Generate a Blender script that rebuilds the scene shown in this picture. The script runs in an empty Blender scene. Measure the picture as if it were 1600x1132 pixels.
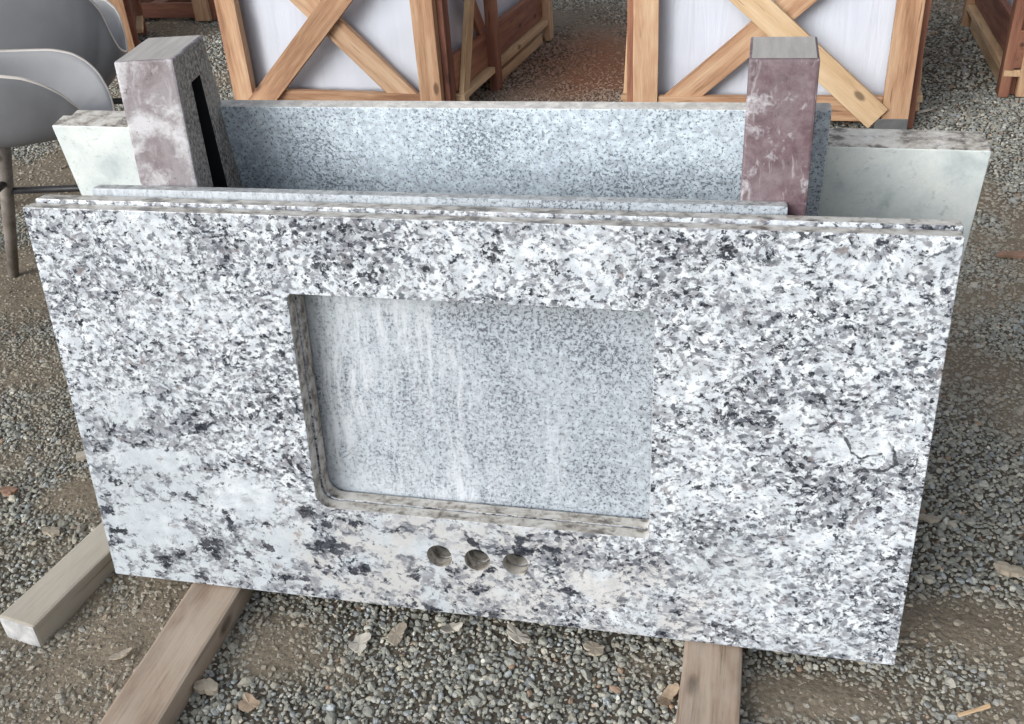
import bpy, bmesh, math, random
import numpy as np
from mathutils import Vector, Matrix, Euler

random.seed(7)
RNG = np.random.default_rng(11)
R = math.radians
scene = bpy.context.scene
COL = scene.collection

# ------------------------------------------------------------------ camera
cam_d = bpy.data.cameras.new("camera")
cam = bpy.data.objects.new("camera", cam_d)
COL.objects.link(cam)
cam_d.sensor_fit = 'HORIZONTAL'
cam_d.sensor_width = 36.0
cam_d.lens = 34.92
cam_d.clip_start = 0.02
cam_d.clip_end = 500
cam.matrix_world = Matrix(((0.97558923, -0.06030357, 0.21116141, 0.8647),
                           (0.21076362, 0.52718545, -0.82319754, -0.9220),
                           (-0.06167948, 0.8476078, 0.52702625, 1.0426),
                           (0, 0, 0, 1)))
scene.camera = cam

# ------------------------------------------------------------------ light
SUN_AZ_FROM = Vector((-0.56, -0.83, 0)).normalized()    # the side the light comes from
SUN_EL = R(24)
world = bpy.data.worlds.new("World")
scene.world = world
world.use_nodes = True
wn = world.node_tree.nodes
wl = world.node_tree.links
wn.clear()
wo = wn.new('ShaderNodeOutputWorld')
bg = wn.new('ShaderNodeBackground')
sky = wn.new('ShaderNodeTexSky')
sky.sky_type = 'NISHITA'
sky.sun_disc = False
sky.sun_elevation = SUN_EL
sky.sun_rotation = math.atan2(SUN_AZ_FROM.x, SUN_AZ_FROM.y)
sky.air_density = 1.0
sky.dust_density = 3.0
sky.ozone_density = 1.0
bg.inputs['Strength'].default_value = 0.122
hs = wn.new('ShaderNodeHueSaturation')      # thin high overcast: the blue is washed out
hs.inputs['Saturation'].default_value = 0.30
wl.new(sky.outputs[0], hs.inputs['Color'])
wl.new(hs.outputs[0], bg.inputs[0])
wl.new(bg.outputs[0], wo.inputs[0])

sd = bpy.data.lights.new("sun", 'SUN')
sd.energy = 1.5
sd.angle = R(48)
sd.color = (0.92, 0.975, 1.0)
sun = bpy.data.objects.new("sun", sd)
COL.objects.link(sun)
sdir = (SUN_AZ_FROM * math.cos(SUN_EL) + Vector((0, 0, math.sin(SUN_EL))))
sun.rotation_euler = sdir.to_track_quat('Z', 'Y').to_euler()

scene.view_settings.view_transform = 'Standard'
scene.view_settings.look = 'None'
scene.view_settings.gamma = 1
scene.view_settings.exposure = 0.56
try:
    scene.cycles.max_bounces = 8
    scene.cycles.diffuse_bounces = 4
except Exception:
    pass


# ------------------------------------------------------------------ node helpers
class NT:
    def __init__(self, name):
        self.m = bpy.data.materials.new(name)
        self.m.use_nodes = True
        self.t = self.m.node_tree
        self.t.nodes.clear()
        self.out = self.t.nodes.new('ShaderNodeOutputMaterial')
        self.b = self.t.nodes.new('ShaderNodeBsdfPrincipled')
        self.t.links.new(self.b.outputs[0], self.out.inputs[0])

    def n(self, typ, **kw):
        nd = self.t.nodes.new(typ)
        for k, v in kw.items():
            setattr(nd, k, v)
        return nd

    def l(self, a, b):
        self.t.links.new(a, b)

    def coord(self, scale=(1, 1, 1), rot=(0, 0, 0), loc=(0, 0, 0), kind='Object', src=None):
        if src is None:
            tc = self.n('ShaderNodeTexCoord')
            src = tc.outputs[kind]
        mp = self.n('ShaderNodeMapping')
        mp.inputs['Scale'].default_value = scale
        mp.inputs['Rotation'].default_value = rot
        mp.inputs['Location'].default_value = loc
        self.l(src, mp.inputs[0])
        return mp.outputs[0]

    def noise(self, vec, scale, detail=3, rough=0.55, dist=0.0):
        nd = self.n('ShaderNodeTexNoise')
        nd.inputs['Scale'].default_value = scale
        nd.inputs['Detail'].default_value = detail
        nd.inputs['Roughness'].default_value = rough
        nd.inputs['Distortion'].default_value = dist
        if vec is not None:
            self.l(vec, nd.inputs['Vector'])
        return nd

    def ramp(self, fac, stops, interp='LINEAR'):
        nd = self.n('ShaderNodeValToRGB')
        cr = nd.color_ramp
        cr.interpolation = interp
        while len(cr.elements) < len(stops):
            cr.elements.new(0.5)
        for e, (p, c) in zip(cr.elements, stops):
            e.position = p
            if isinstance(c, (int, float)):
                c = (c, c, c)
            e.color = (c[0], c[1], c[2], 1)
        self.l(fac, nd.inputs[0])
        return nd.outputs[0]

    def mix(self, fac, a, b, mode='MIX'):
        nd = self.n('ShaderNodeMix', data_type='RGBA', blend_type=mode)
        for sock, v in ((nd.inputs[0], fac), (nd.inputs[6], a), (nd.inputs[7], b)):
            if isinstance(v, (int, float)):
                sock.default_value = v
            elif isinstance(v, tuple):
                sock.default_value = (v[0], v[1], v[2], 1)
            else:
                self.l(v, sock)
        return nd.outputs[2]

    def math(self, op, a, b=0.0, clamp=False):
        nd = self.n('ShaderNodeMath', operation=op, use_clamp=clamp)
        for sock, v in ((nd.inputs[0], a), (nd.inputs[1], b)):
            if isinstance(v, (int, float)):
                sock.default_value = v
            else:
                self.l(v, sock)
        return nd.outputs[0]

    def warp(self, vec, scale, amount):
        nz = self.noise(vec, scale, 2)
        sub = self.n('ShaderNodeVectorMath', operation='SUBTRACT')
        self.l(nz.outputs['Color'], sub.inputs[0])
        sub.inputs[1].default_value = (0.5, 0.5, 0.5)
        sc = self.n('ShaderNodeVectorMath', operation='SCALE')
        self.l(sub.outputs[0], sc.inputs[0])
        sc.inputs['Scale'].default_value = amount
        ad = self.n('ShaderNodeVectorMath', operation='ADD')
        self.l(vec, ad.inputs[0])
        self.l(sc.outputs[0], ad.inputs[1])
        return ad.outputs[0]

    def bump(self, h, strength=0.3, dist=0.002):
        nd = self.n('ShaderNodeBump')
        nd.inputs['Strength'].default_value = strength
        nd.inputs['Distance'].default_value = dist
        self.l(h, nd.inputs['Height'])
        self.l(nd.outputs[0], self.b.inputs['Normal'])

    def set(self, **kw):
        for k, v in kw.items():
            s = self.b.inputs[k.replace('_', ' ')]
            if isinstance(v, (int, float)):
                s.default_value = v
            elif isinstance(v, tuple):
                s.default_value = (v[0], v[1], v[2], 1)
            else:
                self.l(v, s)


# ------------------------------------------------------------------ materials
# the one bold squiggle and the largest dark clots of the front stone (x, z in metres on its face)
SQUIGGLE = [[(0.994, 0.325), (1.005, 0.310), (1.010, 0.299), (1.022, 0.291), (1.028, 0.297), (1.040, 0.300)],
            [(1.048, 0.318), (1.057, 0.305), (1.060, 0.289), (1.048, 0.283), (1.032, 0.278), (1.013, 0.276)],
            [(0.955, 0.331), (0.966, 0.336)], [(0.972, 0.326), (0.986, 0.336)], [(1.079, 0.300), (1.077, 0.287)],
            [(0.545, 0.137), (0.552, 0.124), (0.566, 0.110)]]
CLOTS = [(0.921, 0.334, 0.016, 0.006, 0), (0.030, 0.077, 0.024, 0.0055, -9), (0.046, 0.040, 0.022, 0.003, -10), (0.213, 0.204, 0.006, 0.010, 20),
         (0.193, 0.265, 0.016, 0.007, 20), (0.200, 0.122, 0.006, 0.018, 10), (0.322, 0.146, 0.016, 0.008, 10), (0.168, 0.060, 0.022, 0.010, -40),
         (0.340, 0.050, 0.026, 0.010, -25), (0.461, 0.053, 0.020, 0.008, -10), (0.557, 0.118, 0.020, 0.005, -50), (0.388, 0.057, 0.020, 0.009, 20),
         (0.657, 0.126, 0.010, 0.007, 0), (0.832, 0.240, 0.014, 0.008, 10), (0.690, 0.060, 0.020, 0.008, 0), (0.153, 0.150, 0.012, 0.005, -40),
         (0.255, 0.085, 0.020, 0.007, -50), (1.020, 0.292, 0.012, 0.0035, 25), (0.27, 0.395, 0.012, 0.008, 10), (0.60, 0.525, 0.016, 0.007, 0), (0.86, 0.535, 0.012, 0.012, 0)]
OPENS = [(1.005, 0.305, 0.070, 0.028), (0.945, 0.335, 0.035, 0.030), (0.11, 0.205, 0.080, 0.030), (0.23, 0.150, 0.050, 0.040),
         (0.07, 0.100, 0.070, 0.050), (0.45, 0.105, 0.09, 0.022), (0.72, 0.075, 0.05, 0.030), (0.28, 0.10, 0.06, 0.02), (0.98, 0.18, 0.03, 0.02)]


def granite_white(name, seed, rough=0.11, features=False):
    """White granite: milky crystals crowded with grey smudges and dark flecks, fine
    over most of the stone, coarser and more open towards one corner."""
    t = NT(name)
    M = t.math
    raw = t.coord()
    P = t.coord(loc=(seed, seed * 0.7, seed * 1.3), src=raw)
    sep = t.n('ShaderNodeSeparateXYZ')
    t.l(raw, sep.inputs[0])
    x, z = sep.outputs[0], sep.outputs[2]
    W = t.warp(P, 16, 0.022)
    S = t.coord(scale=(1.0, 1.0, 1.22), rot=(0, R(30), 0), src=W)
    broad = t.noise(P, 3.6, 2).outputs[0]
    dens = M('SUBTRACT', t.noise(t.coord(scale=(1, 1, 1.6), rot=(0, R(20), 0), src=P), 8.0, 3).outputs[0], 0.5)
    # coarse zone: lower part of the stone, strongest lower left
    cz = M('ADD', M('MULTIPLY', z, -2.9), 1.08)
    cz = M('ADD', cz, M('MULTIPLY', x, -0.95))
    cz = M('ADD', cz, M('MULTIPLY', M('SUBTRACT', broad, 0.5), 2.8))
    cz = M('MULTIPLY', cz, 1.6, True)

    def fmix(f, a, b):
        nd = t.n('ShaderNodeMix', data_type='FLOAT')
        t.l(f, nd.inputs[0])
        for q, v in ((2, a), (3, b)):
            if isinstance(v, (int, float)): nd.inputs[q].default_value = v
            else: t.l(v, nd.inputs[q])
        return nd.outputs[0]
    # interlocking crystals: every cell has its own random tone
    Wc = t.warp(S, 180, 0.007)
    v1 = t.n('ShaderNodeTexVoronoi', feature='F1'); v1.inputs['Scale'].default_value = 165
    t.l(Wc, v1.inputs['Vector'])
    v2 = t.n('ShaderNodeTexVoronoi', feature='F1'); v2.inputs['Scale'].default_value = 75
    t.l(Wc, v2.inputs['Vector'])
    s1 = t.n('ShaderNodeSeparateColor'); t.l(v1.outputs['Color'], s1.inputs[0])
    s2 = t.n('ShaderNodeSeparateColor'); t.l(v2.outputs['Color'], s2.inputs[0])
    r1, r2, r3 = s1.outputs[0], s1.outputs[1], s1.outputs[2]
    q1 = s2.outputs[0]
    g = fmix(cz, t.noise(S, 122, 5, 0.66).outputs[0], t.noise(S, 46, 6, 0.70).outputs[0])
    S2 = t.coord(loc=(7.3, 1.1, 4.9), src=S)
    k = fmix(cz, t.noise(S2, 126, 5, 0.66).outputs[0], t.noise(S2, 44, 6, 0.70).outputs[0])
    g = M('ADD', g, M('MULTIPLY', dens, 0.34))
    g = M('ADD', g, M('MULTIPLY', M('SUBTRACT', r1, 0.5), 0.15))
    g = M('SUBTRACT', g, M('MULTIPLY', cz, 0.030))
    k = M('ADD', k, M('MULTIPLY', dens, 0.30))
    k = M('ADD', k, M('MULTIPLY', M('SUBTRACT', r2, 0.5), 0.10))
    k = M('SUBTRACT', k, M('MULTIPLY', cz, 0.008))
    drift = t.noise(t.coord(scale=(1.0, 1.0, 2.4), rot=(0, R(38), 0), src=t.warp(P, 10, 0.05)), 13, 4, 0.6).outputs[0]
    drift = M('MULTIPLY', M('MULTIPLY', M('SUBTRACT', drift, 0.53, True), cz), 1.1)
    g = M('ADD', g, drift); k = M('ADD', k, M('MULTIPLY', drift, 0.85))
    vein_f = None
    if features:
        wsep = t.n('ShaderNodeSeparateXYZ')
        t.l(t.warp(t.warp(raw, 38, 0.024), 150, 0.010), wsep.inputs[0])
        wx, wz = wsep.outputs[0], wsep.outputs[2]
        for (cx, cz_, a, b) in OPENS:
            u = M('MULTIPLY', M('SUBTRACT', wx, cx), 1 / a); v = M('MULTIPLY', M('SUBTRACT', wz, cz_), 1 / b)
            e = M('MULTIPLY', M('SUBTRACT', 1.0, M('ADD', M('MULTIPLY', u, u), M('MULTIPLY', v, v)), True), 0.125)
            g = M('SUBTRACT', g, e); k = M('SUBTRACT', k, e)
        for (cx, cz_, a, b, ang) in CLOTS:
            ca_, sa_ = math.cos(R(ang)), math.sin(R(ang))
            dx = M('SUBTRACT', wx, cx); dz = M('SUBTRACT', wz, cz_)
            u = M('ADD', M('MULTIPLY', dx, ca_ / a), M('MULTIPLY', dz, sa_ / a))
            v = M('ADD', M('MULTIPLY', dx, -sa_ / b), M('MULTIPLY', dz, ca_ / b))
            e = M('SUBTRACT', 1.25, M('ADD', M('MULTIPLY', u, u), M('MULTIPLY', v, v)), True)
            k = M('ADD', k, M('MULTIPLY', e, 0.14))
        vsep = t.n('ShaderNodeSeparateXYZ')
        t.l(t.warp(t.warp(raw, 42, 0.013), 160, 0.004), vsep.inputs[0])
        vx, vz = vsep.outputs[0], vsep.outputs[2]
        dist = None
        for line in SQUIGGLE:
            for (ax, az), (bx, bz) in zip(line[:-1], line[1:]):
                ex, ez = bx - ax, bz - az
                L2_ = ex * ex + ez * ez
                dx = M('SUBTRACT', vx, ax); dz = M('SUBTRACT', vz, az)
                h = M('MULTIPLY', M('ADD', M('MULTIPLY', dx, ex), M('MULTIPLY', dz, ez)), 1 / L2_, True)
                px = M('SUBTRACT', dx, M('MULTIPLY', h, ex)); pz = M('SUBTRACT', dz, M('MULTIPLY', h, ez))
                d2 = M('ADD', M('MULTIPLY', px, px), M('MULTIPLY', pz, pz))
                dist = d2 if dist is None else M('MINIMUM', dist, d2)
        dist = M('ADD', M('SQRT', dist), M('MULTIPLY', M('SUBTRACT', t.noise(P, 130, 3).outputs[0], 0.5), 0.0050))
        dist = M('ADD', dist, M('MULTIPLY', M('SUBTRACT', t.noise(P, 48, 2).outputs[0], 0.46), 0.006))
        vein_f = t.ramp(M('MULTIPLY', dist, 100.0), [(0.13, 0.97), (0.27, 0.0)])
    milky = t.ramp(t.noise(W, 55, 4).outputs[0], [(0.30, (0.40, 0.435, 0.48)), (0.47, (0.545, 0.585, 0.63)), (0.62, (0.68, 0.715, 0.75))])
    milky = t.mix(M('MULTIPLY', M('SUBTRACT', q1, 0.55, True), 0.9), milky, (0.40, 0.42, 0.45))
    milky = t.mix(M('MULTIPLY', cz, 0.70), milky, (0.385, 0.425, 0.46))  # coarse zone greyed: light falloff down the face put into the stone colour
    # warm patch round the tap holes
    tx = M('MULTIPLY', M('SUBTRACT', x, 0.58), 3.4)
    tz = M('MULTIPLY', M('SUBTRACT', z, 0.06), 7.5)
    td = M('ADD', M('MULTIPLY', tx, tx), M('MULTIPLY', tz, tz))
    td = M('ADD', td, M('MULTIPLY', M('SUBTRACT', t.noise(P, 17, 5, 0.62).outputs[0], 0.5), 6.5))
    warm = M('MULTIPLY', M('SUBTRACT', 1.1, td, True), 0.5)
    milky = t.mix(warm, milky, (0.455, 0.415, 0.38))
    smoke = t.ramp(t.noise(t.coord(loc=(2.2, 8, 3), src=S), 27, 5, 0.66).outputs[0], [(0.57, 0.0), (0.63, 0.5)])
    milky = t.mix(smoke, milky, (0.29, 0.295, 0.32))
    grey = t.ramp(g, [(0.465, 0.0), (0.510, 0.60), (0.58, 0.95)])
    g2 = t.ramp(r3, [(0.1, (0.080, 0.088, 0.108)), (0.9, (0.285, 0.295, 0.32))])
    colr = t.mix(grey, milky, g2)
    brown = t.ramp(t.noise(t.coord(loc=(5 + seed, 2, 9), src=S), 33, 5, 0.68).outputs[0], [(0.610, 0.0), (0.66, 0.65)])
    colr = t.mix(brown, colr, (0.20, 0.165, 0.16))
    dark = t.ramp(k, [(0.571, 0.0), (0.612, 0.96)])
    colr = t.mix(dark, colr, t.ramp(r3, [(0.2, (0.014, 0.016, 0.024)), (0.9, (0.055, 0.059, 0.074))]))
    if vein_f is not None:
        colr = t.mix(M('MULTIPLY', vein_f, t.ramp(t.noise(P, 85, 3).outputs[0], [(0.36, 0.35), (0.50, 0.95)])), colr, (0.035, 0.038, 0.046))
    pin = t.ramp(t.noise(P, 380, 2).outputs[0], [(0.60, 0.0), (0.68, 0.5)])
    colr = t.mix(pin, colr, (0.22, 0.22, 0.23))
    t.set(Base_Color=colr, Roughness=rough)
    t.b.inputs['Specular IOR Level'].default_value = 0.5
    return t.m


def granite_grey(name, base, speck, seed, streak=0.0, scale=230, rough=0.5):
    t = NT(name)
    P = t.coord(loc=(seed, seed, seed))
    W = t.warp(P, 60, 0.004)
    a = t.noise(W, scale, 5, 0.78).outputs[0]
    b = t.noise(W, scale * 0.45, 3, 0.6).outputs[0]
    bl = t.noise(P, 9, 4).outputs[0]
    c = t.ramp(b, [(0.35, tuple(v * 0.72 for v in base)), (0.55, base), (0.7, tuple(min(0.85, v * 1.2) for v in base))])
    a2 = t.math('ADD', a, t.math('MULTIPLY', t.math('SUBTRACT', bl, 0.5), 0.22))
    c = t.mix(t.ramp(a2, [(0.520, 0.0), (0.575, 0.9)]), c, speck)
    if streak:
        S = t.coord(scale=(1, 1, 0.075), loc=(seed, 0, 0), src=t.warp(t.coord(), 9, 0.03))
        st = t.noise(S, 140, 5, 0.72).outputs[0]
        sx_ = t.n('ShaderNodeSeparateXYZ'); t.l(t.coord(), sx_.inputs[0])
        lft = t.math('MULTIPLY', t.math('SUBTRACT', 0.46, sx_.outputs[0]), 0.9)
        reg = t.ramp(t.math('ADD', t.noise(t.coord(scale=(1, 1, 0.5), loc=(3.1, 0, 1.7)), 7.5, 3).outputs[0], lft), [(0.40, 0.0), (0.66, 1.0)])
        f = t.math('MULTIPLY', t.math('MULTIPLY', t.ramp(st, [(0.42, 0.0), (0.62, 1.0)]), reg), streak)
        c = t.mix(f, c, (0.57, 0.60, 0.64))
        haze = t.ramp(t.math('ADD', t.noise(P, 5.2, 5, 0.62).outputs[0], t.math('MULTIPLY', lft, 0.7)), [(0.48, 0.0), (0.66, 0.6)])
        c = t.mix(t.math('MULTIPLY', haze, 0.6), c, (0.50, 0.54, 0.575))
    t.set(Base_Color=c, Roughness=rough)
    t.bump(a, 0.08, 0.0006)
    return t.m


def raw_white(name, seed):
    """Sawn, unpolished back of a pale slab."""
    t = NT(name)
    P = t.coord(loc=(seed, seed, seed))
    W = t.warp(P, 14, 0.05)
    n = t.noise(W, 13, 5, 0.62).outputs[0]
    c = t.ramp(n, [(0.32, (0.44, 0.50, 0.51)), (0.46, (0.62, 0.675, 0.675)), (0.62, (0.72, 0.76, 0.745))])
    s = t.noise(W, 62, 4, 0.7).outputs[0]
    c = t.mix(t.ramp(s, [(0.58, 0.0), (0.70, 0.55)]), c, (0.30, 0.33, 0.34))
    k = t.noise(P, 200, 3, 0.6).outputs[0]
    c = t.mix(t.ramp(k, [(0.45, 0.0), (0.75, 0.18)]), c, (0.36, 0.38, 0.36))
    t.set(Base_Color=c, Roughness=0.62)
    return t.m


def edge_stone(name, seed):
    """Cut edge of the pale slabs: cream with grey smudges."""
    t = NT(name)
    P = t.coord(loc=(seed, seed, seed))
    S = t.coord(scale=(1, 1.25, 1.25), src=t.warp(P, 45, 0.016))
    n = t.noise(S, 44, 5, 0.66).outputs[0]
    c = t.ramp(n, [(0.37, (0.12, 0.11, 0.10)), (0.455, (0.38, 0.34, 0.295)), (0.53, (0.56, 0.53, 0.485)), (0.7, (0.70, 0.68, 0.645))])
    b = t.noise(S, 75, 4, 0.65).outputs[0]
    c = t.mix(t.ramp(b, [(0.58, 0.0), (0.68, 0.75)]), c, (0.14, 0.135, 0.13))
    t.set(Base_Color=c, Roughness=0.32)
    return t.m


def maroon_post(name, dust_amt, seed, tones=((0.092, 0.062, 0.068), (0.146, 0.100, 0.108), (0.215, 0.17, 0.175))):
    t = NT(name)
    P = t.coord(loc=(seed, seed * 2, seed))
    W = t.warp(P, 18, 0.03)
    big = t.noise(W, 13, 5, 0.62).outputs[0]
    fine = t.noise(W, 60, 5, 0.7).outputs[0]
    spk = t.noise(P, 340, 2).outputs[0]
    c = t.ramp(fine, [(0.3, tones[0]), (0.55, tones[1]), (0.75, tones[2])])
    m = t.math('ADD', big, t.math('MULTIPLY', t.math('SUBTRACT', fine, 0.5), 0.55))
    film = t.ramp(m, [(0.40 - dust_amt * 0.22, 0.0), (0.70 - dust_amt * 0.16, 0.25 + 0.5 * dust_amt)])
    c = t.mix(film, c, (0.285, 0.262, 0.278))
    splash = t.ramp(t.math('ADD', t.noise(t.coord(loc=(4, 1, 2), src=W), 21, 5, 0.66).outputs[0],
                           t.math('MULTIPLY', t.math('SUBTRACT', spk, 0.5), 0.12)),
                    [(0.550 - dust_amt * 0.045, 0.0), (0.69 - dust_amt * 0.03, 0.95)])
    c = t.mix(splash, c, (0.54, 0.535, 0.56))
    scr = t.noise(t.coord(scale=(1, 1, 0.12), rot=(0, R(12), 0), src=W), 120, 3, 0.6).outputs[0]
    c = t.mix(t.ramp(scr, [(0.60, 0.0), (0.68, 0.5)]), c, (0.42, 0.40, 0.41))
    pit = t.noise(P, 95, 4, 0.7).outputs[0]
    c = t.mix(t.ramp(pit, [(0.30, 0.75), (0.38, 0.0)]), c, (0.06, 0.045, 0.05))
    t.set(Base_Color=c, Roughness=0.6)
    t.bump(fine, 0.25, 0.0012)
    return t.m


def rough_granite(name):
    t = NT(name)
    P = t.coord()
    W = t.warp(P, 110, 0.008)
    n = t.noise(W, 190, 4, 0.7).outputs[0]
    c = t.ramp(n, [(0.38, (0.055, 0.05, 0.05)), (0.5, (0.25, 0.225, 0.205)), (0.62, (0.46, 0.42, 0.385))])
    z = t.noise(P, 12, 3).outputs[0]
    c = t.mix(t.ramp(z, [(0.4, 0.0), (0.7, 0.55)]), c, (0.36, 0.35, 0.32))
    t.set(Base_Color=c, Roughness=0.8)
    t.bump(n, 0.6, 0.0015)
    return t.m


def post_top(name):
    t = NT(name)
    S = t.coord(scale=(14, 1.5, 1))
    n = t.noise(S, 6, 4, 0.6).outputs[0]
    c = t.ramp(n, [(0.3, (0.36, 0.335, 0.32)), (0.55, (0.46, 0.43, 0.405)), (0.8, (0.56, 0.535, 0.51))])
    t.set(Base_Color=c, Roughness=0.6)
    return t.m


def plain(name, colr, rough=0.6, metallic=0.0, var=0.25, scale=30):
    t = NT(name)
    n = t.noise(t.coord(), scale, 4, 0.6).outputs[0]
    c = t.ramp(n, [(0.3, tuple(v * (1 - var) for v in colr)), (0.7, tuple(min(1, v * (1 + var)) for v in colr))])
    t.set(Base_Color=c, Roughness=rough, Metallic=metallic)
    return t.m


def wood(name, dark, mid, light, weather=0.0, scale=1.0, dusty=None):
    """Sawn board; grain along the board's own x axis, each board different."""
    t = NT(name)
    oi = t.n('ShaderNodeObjectInfo')
    tc = t.n('ShaderNodeTexCoord')
    off = t.n('ShaderNodeVectorMath', operation='ADD')
    comb = t.n('ShaderNodeCombineXYZ')
    t.l(t.math('MULTIPLY', oi.outputs['Random'], 37.0), comb.inputs[0])
    t.l(t.math('MULTIPLY', oi.outputs['Random'], 11.0), comb.inputs[1])
    t.l(t.math('MULTIPLY', oi.outputs['Random'], 23.0), comb.inputs[2])
    t.l(tc.outputs['Object'], off.inputs[0])
    t.l(comb.outputs[0], off.inputs[1])
    V = off.outputs[0]
    Wp = t.warp(t.coord(scale=(1.0, 1.0, 1.0), src=V), 4.0, 0.035)
    band = t.noise(t.coord(scale=(0.9, 16, 16), src=Wp), 2.3 * scale, 4, 0.55, 0.4).outputs[0]
    fib = t.noise(t.coord(scale=(5, 90, 90), src=V), 3.2, 4, 0.65).outputs[0]
    blot = t.noise(t.coord(scale=(2.2, 9, 9), src=V), 1.6, 4).outputs[0]
    f = t.math('ADD', t.math('MULTIPLY', t.math('SUBTRACT', band, 0.5), 1.15), t.math('MULTIPLY', t.math('SUBTRACT', fib, 0.2), 0.66))
    f = t.math('ADD', f, t.math('MULTIPLY', t.math('SUBTRACT', blot, 0.5), 0.9))
    f = t.math('ADD', f, t.math('MULTIPLY', t.math('SUBTRACT', oi.outputs['Random'], 0.5), 0.35))
    f = t.math('ADD', f, 0.25)
    c = t.ramp(f, [(0.08, dark), (0.45, mid), (0.85, light)])
    # knots
    kv = t.n('ShaderNodeTexVoronoi', feature='F1')
    kv.inputs['Scale'].default_value = 5.5
    t.l(t.coord(scale=(0.8, 1.7, 1.7), src=V), kv.inputs['Vector'])
    c = t.mix(t.ramp(kv.outputs['Distance'], [(0.06, 0.85), (0.11, 0.0)]), c, tuple(v * 0.42 for v in dark))
    # saw marks, cracks
    crack = t.noise(t.coord(scale=(2.2, 55, 55), src=V), 2.6, 3, 0.5).outputs[0]
    c = t.mix(t.ramp(crack, [(0.66, 0.0), (0.70, 0.7)]), c, tuple(v * 0.45 for v in dark))
    if weather:
        wn_ = t.noise(t.coord(scale=(6, 14, 14), src=V), 1.8, 5, 0.65).outputs[0]
        c = t.mix(t.math('MULTIPLY', t.ramp(wn_, [(0.34, 0.0), (0.62, 1.0)]), weather), c, dusty or (0.36, 0.33, 0.29))
    t.set(Base_Color=c, Roughness=0.72)
    t.bump(fib, 0.35, 0.0015)
    return t.m


def wrap(name):
    """White plastic sheet stretched round stone bundles."""
    t = NT(name)
    P = t.coord()
    S = t.coord(scale=(9, 9, 0.9))
    n = t.noise(S, 2.6, 4, 0.6, 0.6).outputs[0]
    b = t.noise(P, 3.0, 2).outputs[0]
    c = t.ramp(b, [(0.3, (0.57, 0.60, 0.69)), (0.7, (0.66, 0.685, 0.76))])
    t.set(Base_Color=c, Roughness=0.38)
    t.bump(n, 0.30, 0.015)
    return t.m


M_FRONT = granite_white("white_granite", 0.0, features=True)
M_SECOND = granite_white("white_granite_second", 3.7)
M_EDGE = edge_stone("granite_cut_edge", 1.0)
M_THIN = granite_grey("thin_slab_granite", (0.37, 0.412, 0.458), (0.048, 0.056, 0.072), 0.0, streak=0.78, scale=225, rough=0.55)
M_THINEDGE = granite_grey("thin_slab_edge", (0.53, 0.54, 0.54), (0.22, 0.23, 0.24), 2.0, scale=150)
M_GREY = granite_grey("grey_granite", (0.60, 0.68, 0.76), (0.095, 0.12, 0.155), 5.0, scale=235, rough=0.4)
M_GREYEDGE = granite_grey("grey_granite_edge", (0.62, 0.60, 0.57), (0.45, 0.43, 0.41), 7.0, scale=120, rough=0.5)
M_RAW = raw_white("raw_slab_back", 2.0)
M_POST_L = maroon_post("dusty_maroon_stone", 1.15, 3.3)
M_POST_R = maroon_post("maroon_stone", 0.34, 1.2, ((0.078, 0.042, 0.052), (0.118, 0.068, 0.080), (0.17, 0.115, 0.125)))
M_ROUGH = rough_granite("rough_sawn_granite")
M_PTOP = post_top("post_top_stone")
M_HOLLOW = plain("black_hollow", (0.010, 0.010, 0.013), 0.9)  # near black colour for the slot walls, web and underside
M_WOOD = wood("orange_pine", (0.25, 0.120, 0.062), (0.44, 0.255, 0.148), (0.60, 0.42, 0.275))
M_WOODRED = wood("red_brown_timber", (0.13, 0.045, 0.028), (0.23, 0.095, 0.058), (0.35, 0.17, 0.10))
M_WOODPALE = wood("pale_pine", (0.36, 0.22, 0.12), (0.56, 0.38, 0.22), (0.68, 0.51, 0.33))
M_BEAMPALE = wood("weathered_pale_timber", (0.24, 0.205, 0.16), (0.39, 0.345, 0.28), (0.50, 0.455, 0.385), 0.6, dusty=(0.44, 0.40, 0.345))
M_BEAM = wood("weathered_brown_timber", (0.20, 0.135, 0.095), (0.37, 0.275, 0.205), (0.50, 0.40, 0.31), 0.6, dusty=(0.44, 0.375, 0.305))
M_BEAMEND = plain("whitened_end_grain", (0.40, 0.40, 0.405), 0.8, var=0.35, scale=45)
M_WRAP = wrap("white_plastic_wrap")
M_STEEL = plain("grey_steel", (0.30, 0.31, 0.32), 0.4, 0.8, 0.15)
M_SHELL = plain("grey_plastic", (0.185, 0.19, 0.205), 0.38, var=0.12, scale=8)
M_SHELL.node_tree.nodes["Principled BSDF"].inputs["Roughness"].default_value = 0.42
M_SHELLRIM = plain("lit_plastic_rim", (0.62, 0.57, 0.53), 0.5, var=0.1)  # pale rim: light catching the shell edge painted in as colour
M_LEG = wood("chair_leg_wood", (0.13, 0.11, 0.095), (0.21, 0.185, 0.165), (0.29, 0.26, 0.235))
M_BLACKMETAL = plain("dark_metal", (0.04, 0.04, 0.045), 0.45, 0.3)
M_CHIP = plain("pale_chip", (0.36, 0.31, 0.245), 0.8, var=0.3, scale=60)
M_CHIPWHITE = plain("white_chip", (0.50, 0.465, 0.41), 0.6, var=0.25, scale=60)
M_LEAF = plain("dry_leaf", (0.36, 0.27, 0.19), 0.8, var=0.3, scale=70)
M_ORANGE = plain("orange_clay", (0.25, 0.15, 0.105), 0.8, var=0.3, scale=60)


# ------------------------------------------------------------------ object helpers
def tag(o, label=None, cat=None, group=None, kind=None):
    if label: o["label"] = label
    if cat: o["category"] = cat
    if group: o["group"] = group
    o["kind"] = kind or "thing"
    return o


def link(o, parent=None):
    COL.objects.link(o)
    if parent is not None:
        o.parent = parent
    return o


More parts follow.
